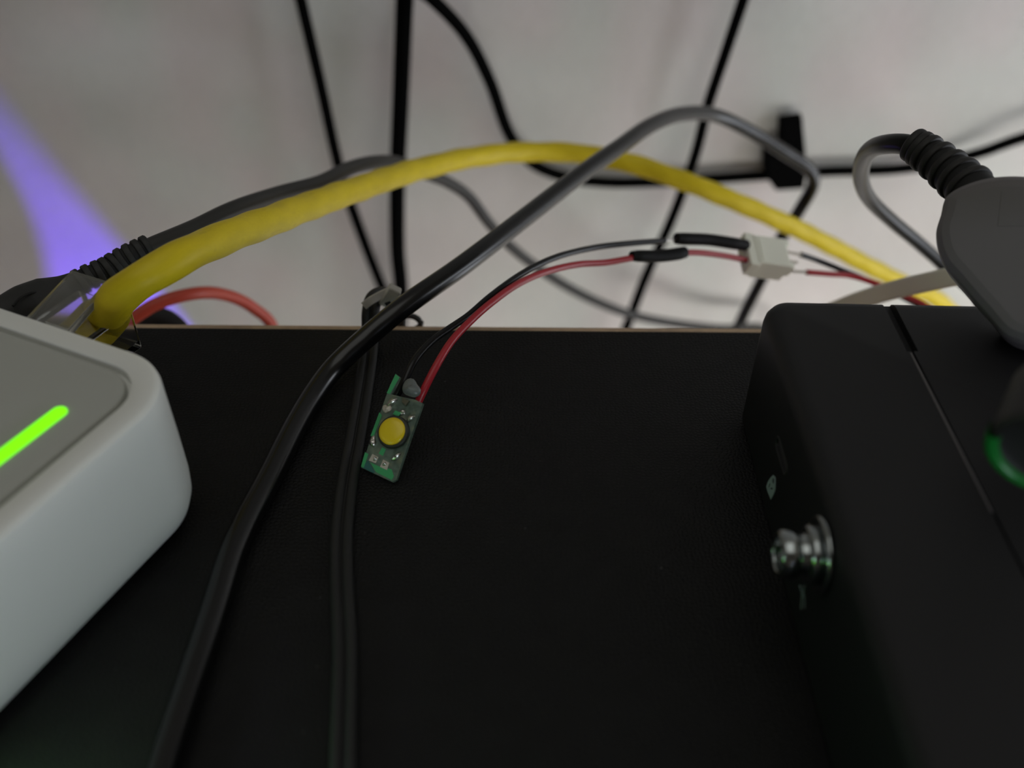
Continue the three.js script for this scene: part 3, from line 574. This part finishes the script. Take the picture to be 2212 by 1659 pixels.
// ---------------------------------------------------------------- lamps outside the picture
{ // unseen purple lamp below the desk, masked by a slot shaped to the streak
  const S = P(-150, -262, -278), top = -238;
  const t = thing('unseen_purple_lamp', 'unseen purple lamp below the desk, masked to throw the purple streak', 'lamp', P(-150, -282, -335));
  const beam = [[-222, 35], [-198, -8], [-186.5, -31.4], [-170.5, -64.8], [-156, -93], [-135, -135], [-112, -178], [-205, -178], [-196, -128], [-190, -104], [-188.5, -84], [-191, -66], [-196, -48], [-212, -5], [-232, 30]];
  const hole = beam.map(([x, y]) => { const k = (top - S.y) / (y - S.y); return [S.x + (x - S.x) * k, S.z + (BZ - S.z) * k]; });
  const plate = extrude([[-186, BZ], [-114, BZ], [-114, -258], [-186, -258]], 1, 0, [hole]);
  plate.applyMatrix4(new THREE.Matrix4().makeBasis(P(1, 0, 0), P(0, 0, 1), P(0, -1, 0)).setPosition(P(0, top + 0.5, 0)));
  obj('streak_mask', [plate, box(-188, -284, BZ, -186, top, -256), box(-114, -284, BZ, -112, top, -256), box(-188, -284, -258, -112, top, -256), box(-188, -286, BZ, -112, -284, -256), box(-188, -284, BZ, -112, top, BZ + 1)], M.black, t);
  obj('bulb', new THREE.SphereGeometry(0.9, 20, 14).translate(S.x, S.y, S.z), M.unseenPurpleGlow, t);
  const l = new THREE.PointLight(UNSEEN_PURPLE.colour, UNSEEN_PURPLE.power, 0, 2);
  l.position.copy(S).multiplyScalar(MM); l.castShadow = true; l.shadow.radius = 0.03; scene.add(l);
}
{ // unseen lit screen behind the viewer, placed to light the router front
  const at = P(112, 42, 165), n = P(-0.42, 0.03, -0.9).normalize();
  const t = thing('unseen_tablet', 'unseen bluish lit screen propped on the mat, placed to light the router front', 'unseen_tablet', P(112, 0, 165));
  const X = P(0, 1, 0).cross(n).normalize(), Y = n.clone().cross(X).normalize();
  obj('body', frame(rbox(-64, -46, -8, 64, 46, 0, 3), at, X, Y, n), M.dark, t);
  obj('screen', frame(rbox(-57, -16, -1, 57, 22, 0.6, 0.4), at, X, Y, n), M.unseenScreenGlow, t);
  const a = at.clone().addScaledVector(n, 3).addScaledVector(Y, 3), b = a.clone().addScaledVector(n, 100);
  areaLight(80, 34, UNSEEN_SCREEN_LIGHT.colour, UNSEEN_SCREEN_LIGHT.power, a.toArray(), b.toArray());
  obj('unseen_indicator', frame(rbox(-55, -30, -0.5, 55, -22, 0.5, 0.3), at, X, Y, n), M.greenLed, t, 'unseen green glowing bar placed for green reflections');  // out of view, placed to give green reflections
  const c = at.clone().addScaledVector(n, 2).addScaledVector(Y, -26), d = c.clone().addScaledVector(n, 100);
  areaLight(108, 7, LIN(0.12, 1, 0.04), 5, c.toArray(), d.toArray());
}
{ // unseen panel lamp under the desk, placed to light the lower wall
  const t = thing('unseen_under_desk_lamp', 'unseen panel lamp hung under the desk, placed to light the lower wall', 'lamp', P(225, -27, 20));
  const at = P(225, -190, 20), n = P(0, -0.77, -0.64).normalize(), X = P(1, 0, 0), Y = n.clone().cross(X).normalize();
  for (const x of [-160, 160]) obj('bracket', [rbox(225 + x - 6, -188, 24, 225 + x + 6, -28, 32, 1.5), rbox(225 + x - 14, -31, 12, 225 + x + 14, -27.3, 44, 1)], M.dark, t);
  obj('housing', frame(rbox(-210, -100, -16, 210, 100, 0, 4), at, X, Y, n), M.frameWhite, t);
  obj('diffuser', frame(rbox(-204, -94, -2, 204, 94, 2, 1.5), at, X, Y, n), M.unseenLampGlow, t);
  const a = at.clone().addScaledVector(n, 5), b = a.clone().addScaledVector(n, 100);
  areaLight(396, 178, UNSEEN_DESK_LAMP_LIGHT.colour, UNSEEN_DESK_LAMP_LIGHT.power, a.toArray(), b.toArray());
}
renderer.render(scene, camera);
